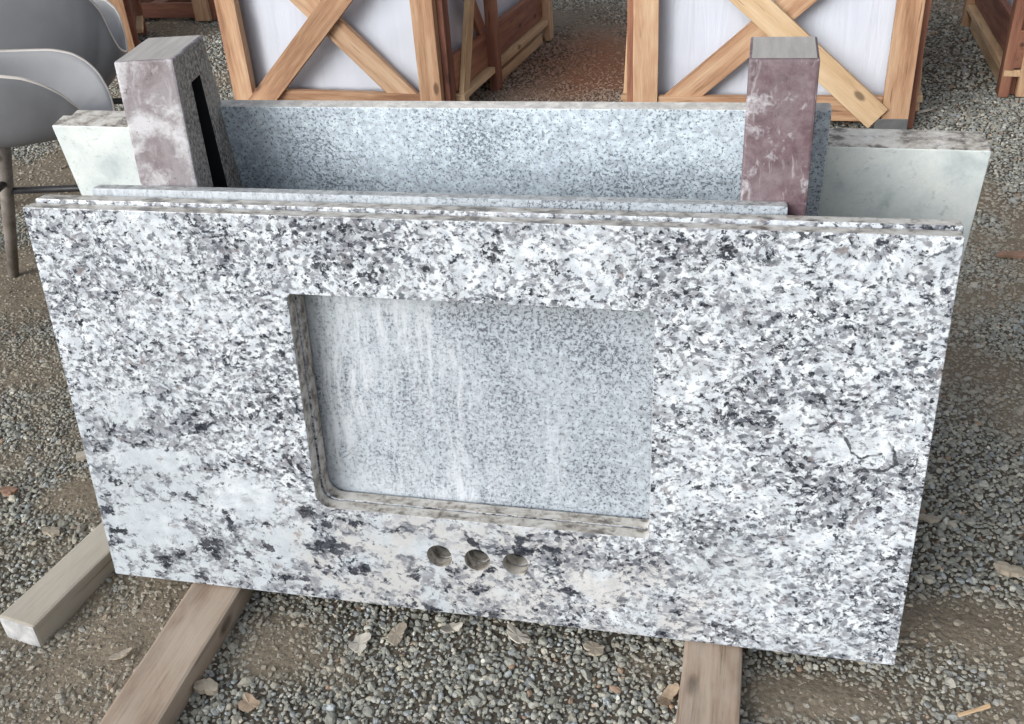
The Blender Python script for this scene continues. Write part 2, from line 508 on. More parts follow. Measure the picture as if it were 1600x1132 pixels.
def empty(name, loc=(0, 0, 0), rz=0.0):
    o = bpy.data.objects.new(name, None)
    o.empty_display_size = 0.1
    o.location = loc
    o.rotation_euler = (0, 0, rz)
    return link(o)


def mesh_obj(name, bm, mats, parent=None, smooth=False):
    me = bpy.data.meshes.new(name)
    bm.to_mesh(me)
    bm.free()
    for m in (mats if isinstance(mats, (list, tuple)) else [mats]):
        me.materials.append(m)
    if smooth:
        me.polygons.foreach_set('use_smooth', [True] * len(me.polygons))
    o = bpy.data.objects.new(name, me)
    return link(o, parent)


def box_bm(lx, ly, lz, bevel=0.002, jitter=0.0, cuts=0, segs=2):
    """box from x 0..lx, centred in y and z"""
    bm = bmesh.new()
    bmesh.ops.create_cube(bm, size=1)
    for v in bm.verts:
        v.co = Vector(((v.co.x + 0.5) * lx, v.co.y * ly, v.co.z * lz))
    if cuts:
        ed = [e for e in bm.edges if abs(e.verts[0].co.x - e.verts[1].co.x) > lx * 0.5]
        bmesh.ops.subdivide_edges(bm, edges=ed, cuts=cuts)
    if jitter:
        for v in bm.verts:
            v.co += Vector((random.uniform(-1, 1), random.uniform(-1, 1), random.uniform(-1, 1))) * jitter
    if bevel:
        ed = [e for e in bm.edges if len(e.link_faces) == 2 and e.calc_face_angle(0) > 0.8]
        bmesh.ops.bevel(bm, geom=ed, offset=bevel, segments=segs, affect='EDGES', profile=0.6)
    return bm


def board(name, p0, p1, w, th, normal, mat, parent=None, bevel=0.0022, jitter=0.0012, cuts=2):
    """board from p0 to p1; w measured across, th along 'normal'"""
    p0, p1, nrm = Vector(p0), Vector(p1), Vector(normal)
    ax = (p1 - p0)
    L = ax.length
    ax.normalize()
    ay = nrm.cross(ax).normalized()
    az = ax.cross(ay).normalized()
    o = mesh_obj(name, box_bm(L, w, th, bevel, jitter, cuts), mat, parent)
    m = Matrix((ax, ay, az)).transposed().to_4x4()
    m.translation = p0
    o.matrix_local = m
    return o


def plate(name, outer, holes, th, mat_face, mat_edge, bevel=0.0012):
    """stone plate drawn in its own x-z plane, thickness along +y; bevelled edges"""
    cu = bpy.data.curves.new(name + "_outline", 'CURVE')
    cu.dimensions = '2D'
    cu.fill_mode = 'BOTH'
    cu.extrude = th / 2 - bevel
    cu.bevel_depth = bevel
    cu.bevel_resolution = 2
    cu.offset = -bevel
    for loop in [outer] + holes:
        sp = cu.splines.new('POLY')
        sp.points.add(len(loop) - 1)
        for p, (a, b) in zip(sp.points, loop):
            p.co = (a, b, 0, 1)
        sp.use_cyclic_u = True
    tmp = bpy.data.objects.new(name + "_tmp", cu)
    COL.objects.link(tmp)
    dg = bpy.context.evaluated_depsgraph_get()
    me = bpy.data.meshes.new_from_object(tmp.evaluated_get(dg))
    bpy.data.objects.remove(tmp)
    bpy.data.curves.remove(cu)
    me.name = name
    bm = bmesh.new()
    bm.from_mesh(me)
    bmesh.ops.remove_doubles(bm, verts=bm.verts, dist=1e-6)
    for v in bm.verts:
        v.co = Vector((v.co.x, th / 2 - v.co.z, v.co.y))
    bmesh.ops.recalc_face_normals(bm, faces=bm.faces)
    bm.normal_update()
    for f in bm.faces:
        f.material_index = 1 if abs(f.normal.y) < 0.3 else 0
        f.smooth = False
    idx = [f.material_index for f in bm.faces]
    bm.to_mesh(me)
    bm.free()
    me.materials.clear()
    me.materials.append(mat_face)
    me.materials.append(mat_edge)
    me.polygons.foreach_set('material_index', idx)
    me.update()
    return link(bpy.data.objects.new(name, me))


def rrect(x0, z0, x1, z1, radii):
    """rounded rectangle, radii for (BL, BR, TR, TL)"""
    pts = []
    for (cx, cz, r, a0) in ((x0, z0, radii[0], 180), (x1, z0, radii[1], 270), (x1, z1, radii[2], 0), (x0, z1, radii[3], 90)):
        sx = 1 if cx == x0 else -1
        sz = 1 if cz == z0 else -1
        if r < 1e-5:
            pts.append((cx, cz)); continue
        ox, oz = cx + sx * r, cz + sz * r
        for k in range(9):
            a = R(a0 + k * 90 / 8)
            pts.append((ox + r * math.cos(a), oz + r * math.sin(a)))
    return pts


def circle(cx, cz, r, n=32):
    return [(cx + r * math.cos(2 * math.pi * k / n), cz + r * math.sin(2 * math.pi * k / n)) for k in range(n)]


# ------------------------------------------------------------------ numpy noise
def vnoise(x, y, seed):
    g = np.random.default_rng(seed).random((256, 256))
    xi = np.floor(x).astype(int); yi = np.floor(y).astype(int)
    fx = x - xi; fy = y - yi
    fx = fx * fx * (3 - 2 * fx); fy = fy * fy * (3 - 2 * fy)
    a = g[xi % 256, yi % 256]; b = g[(xi + 1) % 256, yi % 256]
    c = g[xi % 256, (yi + 1) % 256]; d = g[(xi + 1) % 256, (yi + 1) % 256]
    return (a * (1 - fx) + b * fx) * (1 - fy) + (c * (1 - fx) + d * fx) * fy


def fbm(x, y, scale, seed, octv=4):
    s = 0; amp = 1; tot = 0
    for k in range(octv):
        s = s + amp * vnoise(x * scale * 2 ** k + 31.7 * k, y * scale * 2 ** k + 17.3 * k, seed + k)
        tot += amp; amp *= 0.5
    return s / tot


BLOBS = [(0.30, -0.03, 0.10, 0.07, 0.34), (0.34, -0.10, 0.12, 0.05, 0.20), (0.78, -0.02, 0.06, 0.05, 0.22), (1.00, -0.03, 0.09, 0.035, 0.26),
         (1.16, 0.13, 0.13, 0.05, 0.20), (0.95, -0.06, 0.05, 0.05, 0.16), (-0.20, 0.20, 0.07, 0.05, 0.20),
         (0.06, -0.10, 0.05, 0.04, 0.14), (0.62, -0.05, 0.05, 0.03, 0.14), (-0.75, 0.95, 0.40, 0.22, 0.17),
         (-1.2, 1.5, 0.5, 0.4, 0.22), (0.25, 2.8, 0.40, 0.5, 0.20), (-0.45, 0.55, 0.22, 0.12, 0.10)]


def dirt_field(x, y):
    """0..1, where fine soil has swallowed the gravel"""
    d = fbm(x, y, 2.6, 5, 4) * 0.75 + fbm(x, y, 11.0, 40, 3) * 0.25
    for (bx, by, sx, sy, a) in BLOBS:
        d = d + 0.98 * a * np.exp(-((x - bx) / sx) ** 2 - ((y - by) / sy) ** 2)
    return d


def ground_z(x, y):
    d = dirt_field(x, y)
    soft = np.clip((d - 0.58) / 0.24, 0, 1)
    return (fbm(x, y, 1.1, 77, 3) - 0.5) * 0.012 - 0.017 * np.exp(-((x + 0.10) / 0.16) ** 2 - ((y + 0.06) / 0.20) ** 2) + soft * 0.0048 + (fbm(x, y, 35, 90, 2) - 0.5) * 0.004 - 0.004


# ------------------------------------------------------------------ ground
def spaced(lo, hi, step, far, grow=1.35):
    core = list(np.arange(lo, hi, step))
    left, s, v = [], step, lo
    while v > -far:
        s *= grow; v -= s; left.append(v)
    right, s, v = [], step, core[-1]
    while v < far:
        s *= grow; v += s; right.append(v)
    return np.array(left[::-1] + core + right)


def build_ground():
    xs = spaced(-1.6, 2.3, 0.011, 90)
    ys = spaced(-0.6, 4.0, 0.013, 90)
    X, Y = np.meshgrid(xs, ys)
    Z = ground_z(X, Y)
    nx, ny = len(xs), len(ys)
    co = np.stack([X, Y, Z], -1).reshape(-1, 3)
    idx = np.arange(nx * ny).reshape(ny, nx)
    q = np.stack([idx[:-1, :-1], idx[:-1, 1:], idx[1:, 1:], idx[1:, :-1]], -1).reshape(-1, 4)
    me = bpy.data.meshes.new("ground")
    me.vertices.add(len(co)); me.vertices.foreach_set('co', co.ravel())
    me.loops.add(q.size); me.loops.foreach_set('vertex_index', q.ravel())
    me.polygons.add(len(q))
    me.polygons.foreach_set('loop_start', np.arange(0, q.size, 4))
    me.polygons.foreach_set('loop_total', np.full(len(q), 4))
    me.polygons.foreach_set('use_smooth', np.ones(len(q), bool))
    me.update()
    a = me.attributes.new("dirt", 'FLOAT', 'POINT')
    a.data.foreach_set('value', dirt_field(X, Y).ravel().astype(np.float32))
    t = NT("soil_and_grit")
    P = t.coord()
    at = t.n('ShaderNodeAttribute', attribute_name="dirt")
    n1 = t.noise(P, 3.0, 5, 0.6).outputs[0]
    n2 = t.noise(P, 150, 4, 0.65).outputs[0]
    c = t.ramp(n1, [(0.3, (0.185, 0.153, 0.115)), (0.7, (0.265, 0.222, 0.168))])
    # reddish earth in the lane between the crates
    sep = t.n('ShaderNodeSeparateXYZ'); t.l(P, sep.inputs[0])
    ry = t.math('SUBTRACT', sep.outputs[1], 2.85); rx = t.math('SUBTRACT', sep.outputs[0], 0.28)
    d2 = t.math('ADD', t.math('MULTIPLY', t.math('MULTIPLY', ry, ry), 3.0), t.math('MULTIPLY', t.math('MULTIPLY', rx, rx), 6.0))
    rr = t.math('SUBTRACT', 1.0, t.math('ADD', d2, t.math('MULTIPLY', t.math('SUBTRACT', n1, 0.5), 1.4)), True)
    c = t.mix(rr, c, (0.27, 0.12, 0.068))
    c = t.mix(t.ramp(n2, [(0.35, 0.45), (0.6, 0.0)]), c, (0.07, 0.055, 0.04))
    vor = t.n('ShaderNodeTexVoronoi', feature='F1'); vor.inputs['Scale'].default_value = 110
    t.l(t.warp(P, 60, 0.01), vor.inputs['Vector'])
    loose = t.ramp(at.outputs['Fac'], [(0.48, 0.5), (0.62, 0.0)])
    c = t.mix(t.math('MULTIPLY', loose, 1.2), c, (0.065, 0.058, 0.048))  # shade in the crevices under loose gravel put into the soil colour
    c = t.mix(t.math('MULTIPLY', t.ramp(vor.outputs['Distance'], [(0.3, 0.0), (0.7, 1.0)]), loose), c, (0.05, 0.042, 0.034))  # same crevice shade painted along the grit cell borders
    t.set(Base_Color=c, Roughness=0.95)
    t.b.inputs['Specular IOR Level'].default_value = 0.15
    t.bump(t.math('ADD', t.math('MULTIPLY', n2, 0.6), t.math('MULTIPLY', vor.outputs['Distance'], -0.5)), 0.6, 0.005)
    me.materials.append(t.m)
    o = link(bpy.data.objects.new("ground", me))
    tag(o, "brown earth ground under the stone rack and the crates", "ground", kind='structure')


build_ground()


def build_gravel():
    pts = []
    for (x0, x1, y0, y1, pitch, sc) in ((-1.25, 2.0, -0.42, 1.30, 0.0064, 1.0), (-2.1, 2.6, 1.30, 2.5, 0.0088, 1.2), (-3.2, 3.2, 2.5, 5.2, 0.0135, 1.5)):
        gx, gy = np.meshgrid(np.arange(x0, x1, pitch), np.arange(y0, y1, pitch))
        x = gx.ravel() + RNG.uniform(-.6, .6, gx.size) * pitch
        y = gy.ravel() + RNG.uniform(-.6, .6, gx.size) * pitch
        pts.append(np.stack([x, y, np.full(x.size, sc)], 1))
    p = np.concatenate(pts)
    # keep what a camera in front of the rack could see
    d = p[:, :2] - np.array([0.865, -0.922])
    lat = d @ np.array([0.9686, 0.2485]); dep = d @ np.array([-0.2485, 0.9686])
    p = p[np.abs(lat) < dep * 0.62 + 0.25]
    x, y, sc = p.T
    under = (x > 0.20) & (x < 0.82) & (y > 0.10) & (y < 0.36)
    df = dirt_field(x, y)
    keepp = np.clip(1.0 - (df - 0.61) / 0.22, 0.45, 1.0)
    keep = (RNG.random(x.size) < keepp) & ~under
    x, y, sc, df = x[keep], y[keep], sc[keep], df[keep]
    # fine grit between and on top of the dusty patches
    m = 190000
    gx = RNG.uniform(-1.0, 1.9, m); gy = RNG.uniform(-0.4, 1.5, m)
    dd_ = np.stack([gx, gy], 1) - np.array([0.865, -0.922])
    ok = (np.abs(dd_ @ np.array([0.9686, 0.2485])) < (dd_ @ np.array([-0.2485, 0.9686])) * 0.62 + 0.2) & (RNG.random(m) < np.clip((dirt_field(gx, gy) - 0.45) * 4, 0.1, 1))
    gx, gy = gx[ok], gy[ok]
    n0 = x.size
    x = np.concatenate([x, gx]); y = np.concatenate([y, gy]); df = np.concatenate([df, dirt_field(gx, gy)])
    sc = np.concatenate([sc, np.full(gx.size, 0.42)])
    n = x.size
    z = ground_z(x, y) + RNG.uniform(-0.0012, 0.0028, n) - np.clip((df - 0.5) * 0.016, 0, 0.0032)
    ln = np.exp(RNG.normal(0, 0.30, n)) * 0.0038 * sc
    big = RNG.random(n) < 0.03
    ln = np.where(big, ln * 1.45, ln)
    scl = np.stack([ln, ln * RNG.uniform(0.52, 0.85, n), ln * RNG.uniform(0.36, 0.62, n)], 1)
    rot = np.stack([RNG.normal(0, 0.38, n), RNG.normal(0, 0.38, n), RNG.uniform(0, 6.283, n)], 1)
    # stone colours: grey green, grey, beige, a few blue grey and rusty
    pal = np.array([(0.205, 0.205, 0.180), (0.265, 0.260, 0.235), (0.295, 0.270, 0.225), (0.155, 0.160, 0.155), (0.250, 0.268, 0.280), (0.38, 0.365, 0.33), (0.25, 0.165, 0.115)])
    pick = RNG.choice(7, n, p=[0.30, 0.27, 0.15, 0.13, 0.08, 0.05, 0.02])
    colr = pal[pick] * np.array([1.22, 1.25, 1.25]) * np.exp(RNG.normal(0, 0.20, n))[:, None]
    dusty = np.clip((df - 0.48) / 0.24, 0, 0.75)[:, None]
    soil = np.array([0.255, 0.215, 0.165])
    colr = colr * (1 - dusty) + soil * dusty
    red = np.exp(-((x - 0.28) / 0.40) ** 2 - ((y - 2.85) / 0.70) ** 2)[:, None] * 0.92
    colr = colr * (1 - red) + np.array([0.265, 0.125, 0.075]) * red
    me = bpy.data.meshes.new("gravel")
    me.vertices.add(n)
    me.vertices.foreach_set('co', np.stack([x, y, z], 1).ravel())
    for nm, typ, key, arr in (("rot", 'FLOAT_VECTOR', 'vector', rot), ("scl", 'FLOAT_VECTOR', 'vector', scl),
                              ("tint", 'FLOAT_VECTOR', 'vector', colr)):
        a = me.attributes.new(nm, typ, 'POINT')
        a.data.foreach_set(key, arr.ravel().astype(np.float32))
    a = me.attributes.new("pick", 'INT', 'POINT')
    a.data.foreach_set('value', RNG.integers(0, 6, n).astype(np.int32))
    t = NT("pebble")
    at = t.n('ShaderNodeAttribute', attribute_name="tint", attribute_type='INSTANCER')
    nz = t.noise(t.coord(kind='Object', scale=(0.6, 0.6, 0.6)), 2.2, 3).outputs[0]
    c = t.mix(t.ramp(nz, [(0.35, 0.0), (0.7, 0.35)]), at.outputs['Vector'], (0.30, 0.27, 0.22))
    t.set(Base_Color=c, Roughness=0.82)
    t.b.inputs['Specular IOR Level'].default_value = 0.3
    me.materials.append(t.m)
    o = link(bpy.data.objects.new("gravel", me))
    tag(o, "loose grey green gravel strewn over the brown earth", "gravel", kind='stuff')
    ng = bpy.data.node_groups.new("gravel_scatter", 'GeometryNodeTree')
    ng.interface.new_socket("Geometry", in_out='INPUT', socket_type='NodeSocketGeometry')
    ng.interface.new_socket("Geometry", in_out='OUTPUT', socket_type='NodeSocketGeometry')
    N = ng.nodes; L = ng.links
    gi = N.new('NodeGroupInput'); go = N.new('NodeGroupOutput')
    g2i = N.new('GeometryNodeGeometryToInstance')
    for k in range(6):
        ico = N.new('GeometryNodeMeshIcoSphere'); ico.inputs['Radius'].default_value = 1.0; ico.inputs['Subdivisions'].default_value = 2
        sp = N.new('GeometryNodeSetPosition')
        pos = N.new('GeometryNodeInputPosition')
        nt = N.new('ShaderNodeTexNoise'); nt.noise_dimensions = '4D'
        nt.inputs['W'].default_value = k * 7.3
        nt.inputs['Scale'].default_value = 0.95; nt.inputs['Detail'].default_value = 1.5
        L.new(pos.outputs[0], nt.inputs['Vector'])
        sb = N.new('ShaderNodeVectorMath'); sb.operation = 'SUBTRACT'; sb.inputs[1].default_value = (.5, .5, .5)
        L.new(nt.outputs['Color'], sb.inputs[0])
        sc_ = N.new('ShaderNodeVectorMath'); sc_.operation = 'SCALE'; sc_.inputs['Scale'].default_value = 1.5
        L.new(sb.outputs[0], sc_.inputs[0])
        L.new(ico.outputs[0], sp.inputs['Geometry']); L.new(sc_.outputs[0], sp.inputs['Offset'])
        L.new(sp.outputs[0], g2i.inputs[0])
    iop = N.new('GeometryNodeInstanceOnPoints')

    def na(nm, typ):
        nd = N.new('GeometryNodeInputNamedAttribute'); nd.data_type = typ; nd.inputs['Name'].default_value = nm
        return nd.outputs['Attribute']
    e2r = N.new('FunctionNodeEulerToRotation')
    L.new(na("rot", 'FLOAT_VECTOR'), e2r.inputs[0])
    m2p = N.new('GeometryNodeMeshToPoints')
    L.new(gi.outputs[0], m2p.inputs[0])
    L.new(m2p.outputs[0], iop.inputs['Points'])
    L.new(g2i.outputs[0], iop.inputs['Instance'])
    iop.inputs['Pick Instance'].default_value = True
    L.new(na("pick", 'INT'), iop.inputs['Instance Index'])
    L.new(e2r.outputs[0], iop.inputs['Rotation'])
    L.new(na("scl", 'FLOAT_VECTOR'), iop.inputs['Scale'])
    sm = N.new('GeometryNodeSetMaterial'); sm.inputs['Material'].default_value = t.m
    L.new(iop.outputs[0], sm.inputs[0])
    L.new(sm.outputs[0], go.inputs[0])
    md = o.modifiers.new("gravel_scatter", 'NODES'); md.node_group = ng
    print("pebbles", n)


build_gravel()

# ------------------------------------------------------------------ the stone rack
TOP_BEAM = 0.035
L1 = 0.11628          # lean of the front stack, away from the camera
L2 = 0.168            # lean of the rear stack, towards the camera


def front_plate(name, off, x0, x1, h, th, holes, mf, me_, outer_r=0.003):
    o = plate(name, rrect(0, 0, x1 - x0, h, (outer_r,) * 4), holes, th, mf, me_)
    o.location = (x0, off / math.cos(L1), TOP_BEAM + 0.0026)
    o.rotation_euler = (-L1, 0, 0)
    return o


def sink_holes(dx=0.0):
    hs = [rrect(0.340 - dx, 0.155, 0.783 - dx, 0.461, (0.020, 0.007, 0.006, 0.006))]
    for hx in (0.5065, 0.5585, 0.6105):
        hs.append(circle(hx - dx, 0.094, 0.0172))
    return hs


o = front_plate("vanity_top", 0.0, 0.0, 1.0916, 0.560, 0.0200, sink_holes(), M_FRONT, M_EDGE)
tag(o, "speckled white granite vanity top facing the viewer, with sink cutout and three tap holes", "stone slab", "granite slabs leaning on the rack")
o = front_plate("vanity_top", 0.0212, 0.004, 1.0935, 0.5625, 0.0200,
                [rrect(0.336 + 0.002, 0.1535, 0.779 - 0.002, 0.459, (0.022, 0.008, 0.006, 0.006))] + [circle(hx - 0.002, 0.0918, 0.0176) for hx in (0.5025, 0.5545, 0.6065)],
                M_SECOND, M_EDGE)
tag(o, "cream edged vanity top sandwiched directly behind the speckled front one, only rim showing", "stone slab", "granite slabs leaning on the rack")
o = front_plate("stone_slab", 0.0450, 0.070, 0.9190, 0.5680, 0.0190, [], M_THIN, M_THINEDGE)
tag(o, "dusty grey slab filling the sink cutout, streaked with white stone dust", "stone slab", "granite slabs leaning on the rack")


def rear_plate(name, off, x0, x1, top, th, mf, me_, sag=0.0):
    h = (top - TOP_BEAM) / math.cos(L2)
    o = plate(name, rrect(0, 0, x1 - x0, h, (0.003,) * 4), [], th, mf, me_, 0.0014)
    yb = 0.2575 + off / math.cos(L2) + (0.75 - TOP_BEAM) * math.tan(L2)
    o.location = (x0, yb, TOP_BEAM + sag * 0.85)
    o.rotation_euler = (L2, sag, 0)
    return o


o = rear_plate("stone_slab", 0.0015, 0.135, 0.9675, 0.654, 0.0205, M_GREY, M_GREYEDGE)
tag(o, "tallest slab, blue grey fine speckled granite standing directly behind both maroon posts", "stone slab", "granite slabs leaning on the rack")
o = rear_plate("stone_slab", 0.0245, -0.123, 1.150, 0.602, 0.0310, M_RAW, M_EDGE, 0.0145)
tag(o, "wide pale greenish slab with its unpolished back showing beyond both posts", "stone slab", "granite slabs leaning on the rack")
o = rear_plate("stone_slab", 0.0562, -0.119, 1.147, 0.601, 0.0285, M_RAW, M_EDGE, 0.0145)
tag(o, "rearmost pale slab, only its cream top edge showing behind the greenish one", "stone slab", "granite slabs leaning on the rack")


def rack_post(xl, xr, y0, d_top, top, yaw, mats, label):
    """A-shaped stone upright: leaning front and back faces, a slot cut through from side to side"""
    w = xr - xl
    ht = top - TOP_BEAM
    yf0 = -ht * math.tan(L1)                  # front foot relative to the top front edge
    yb0 = d_top + ht * math.tan(L2)
    sl_top = ht - 0.040
    s_in = 0.0

    def yfr(z): return yf0 + (z / ht) * (0 - yf0)
    def ybk(z): return yb0 + (z / ht) * (d_top - yb0)
    # profile rings (y, z): outer and slot
    f_leg = d_top * 0.40
    b_leg = d_top * 0.33
    bm = bmesh.new()
    zs = [0, ht * 0.25, ht * 0.5, ht * 0.75, sl_top]
    outer_f = [(yfr(z), z) for z in zs]
    inner_f = [(d_top * 0.353 + (z - sl_top) * 0.052, z) for z in zs]
    outer_b = [(ybk(z), z) for z in zs]
    inner_b = [(d_top * 0.647 - (z - sl_top) * 0.053, z) for z in zs]
    topf, topb = (0.0, ht), (d_top, ht)

    def quad(pts, xs, mi):
        vs = [bm.verts.new((x, p[0], p[1])) for p, x in zip(pts, xs)]
        f = bm.faces.new(vs); f.material_index = mi
    for x, in ((0.0,), (w,)):
        for k in range(4):
            quad([outer_f[k], inner_f[k], inner_f[k + 1], outer_f[k + 1]], [x] * 4, 1)
            quad([inner_b[k], outer_b[k], outer_b[k + 1], inner_b[k + 1]], [x] * 4, 1)
        quad([outer_f[4], inner_f[4], topf], [x] * 3, 1)
        quad([inner_f[4], inner_b[4], topb, topf], [x] * 4, 1)
        quad([inner_b[4], outer_b[4], topb], [x] * 3, 1)
    path = outer_f + [topf]
    for a, b in zip(path[:-1], path[1:]):
        quad([a, b, b, a], [0, 0, w, w], 0)
    path = outer_b + [topb]
    for a, b in zip(path[:-1], path[1:]):
        quad([a, b, b, a], [0, 0, w, w], 0)
    quad([topf, topb, topb, topf], [0, 0, w, w], 2)
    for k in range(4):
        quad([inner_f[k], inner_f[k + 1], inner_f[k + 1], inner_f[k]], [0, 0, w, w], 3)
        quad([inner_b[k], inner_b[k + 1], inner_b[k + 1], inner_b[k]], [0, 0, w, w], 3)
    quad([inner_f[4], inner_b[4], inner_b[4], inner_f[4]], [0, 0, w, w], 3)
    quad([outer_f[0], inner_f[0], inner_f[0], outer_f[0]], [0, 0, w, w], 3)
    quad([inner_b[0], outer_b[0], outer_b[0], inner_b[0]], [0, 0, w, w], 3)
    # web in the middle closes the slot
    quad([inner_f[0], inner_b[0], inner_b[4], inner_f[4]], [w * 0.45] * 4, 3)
    bmesh.ops.remove_doubles(bm, verts=bm.verts, dist=1e-5)
    web = [f for f in bm.faces if all(abs(v.co.x - w * 0.45) < 1e-4 for v in f.verts)]
    bmesh.ops.recalc_face_normals(bm, faces=[f for f in bm.faces if f not in web])
    ed = [e for e in bm.edges if len(e.link_faces) == 2 and e.calc_face_angle(0) > 0.9
          and any(f.material_index in (0, 2) for f in e.link_faces)]
    bmesh.ops.bevel(bm, geom=ed, offset=0.003, segments=2, affect='EDGES', profile=0.6)
    o = mesh_obj("rack_post", bm, mats)
    o.location = (xl, y0, TOP_BEAM)
    o.rotation_euler = (0, 0, yaw)
    return tag(o, label, "post", "stone uprights of the rack")


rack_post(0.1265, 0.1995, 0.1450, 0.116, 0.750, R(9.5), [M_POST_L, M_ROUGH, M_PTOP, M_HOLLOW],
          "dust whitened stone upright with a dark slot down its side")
rack_post(0.8680, 0.9395, 0.1470, 0.092, 0.750, R(-0.5), [M_POST_R, M_ROUGH, M_PTOP, M_HOLLOW],
          "maroon stone upright with pale top and white splashes")


def beam(p0, p1, w, h, mat, label, endmat=None):
    p0 = Vector(p0); p1 = Vector(p1)
    ax = (p1 - p0); Ln = ax.length
    bm = box_bm(Ln, w, h, 0.0050, 0.0012, 9, 2)
    if endmat:
        for f in bm.faces:
            if f.normal.x < -0.6 and f.calc_center_median().x < 0.02:
                f.material_index = 1
    o = mesh_obj("timber_bearer", bm, [mat] + ([endmat] if endmat else []))
    o.location = p0 - Vector((0, 0, h / 2))
    o.rotation_euler = (0, 0, math.atan2(ax.y, ax.x))
    return tag(o, label, "bearer", "timber bearers under the stones")


beam((0.1600, -0.300, 0.0350), (0.164, 0.62, 0.0350), 0.076, 0.07, M_BEAM, "brown weathered timber bearer running out below the left part of the front slab")
beam((0.8665, -0.330, 0.0350), (0.8735, 0.62, 0.0350), 0.074, 0.07, M_BEAM, "short stretch of timber bearer emerging under the right part of the front slab")
beam((-0.1060, -0.100, 0.0235), (0.010, 0.62, 0.0235), 0.066, 0.062, M_BEAMPALE, "pale bearer with whitened sawn end, pointing out past the slab's lower left corner", M_BEAMEND)


# ------------------------------------------------------------------ crates
def wavy_block(name, x0, x1, y0, y1, z0, z1, mat):
    bm = bmesh.new()
    bmesh.ops.create_cube(bm, size=1)
    bmesh.ops.subdivide_edges(bm, edges=bm.edges, cuts=14, use_grid_fill=True)
    for v in bm.verts:
        p = v.co.copy()
        n = Vector((0, 0, 0))
        a = 0.006
        w = math.sin(p.x * 31 + p.z * 3 + x0 * 9) * 0.5 + math.sin(p.x * 57 + p.y * 40 + p.z * 7) * 0.35 + random.uniform(-.4, .4)
        if abs(abs(p.y) - .5) < 1e-4: n.y = math.copysign(1, p.y)
        if abs(abs(p.x) - .5) < 1e-4: n.x = math.copysign(1, p.x)
        v.co = Vector((x0 + (p.x + .5) * (x1 - x0), y0 + (p.y + .5) * (y1 - y0), z0 + (p.z + .5) * (z1 - z0))) + n * a * w
    return mesh_obj(name, bm, mat, smooth=True)


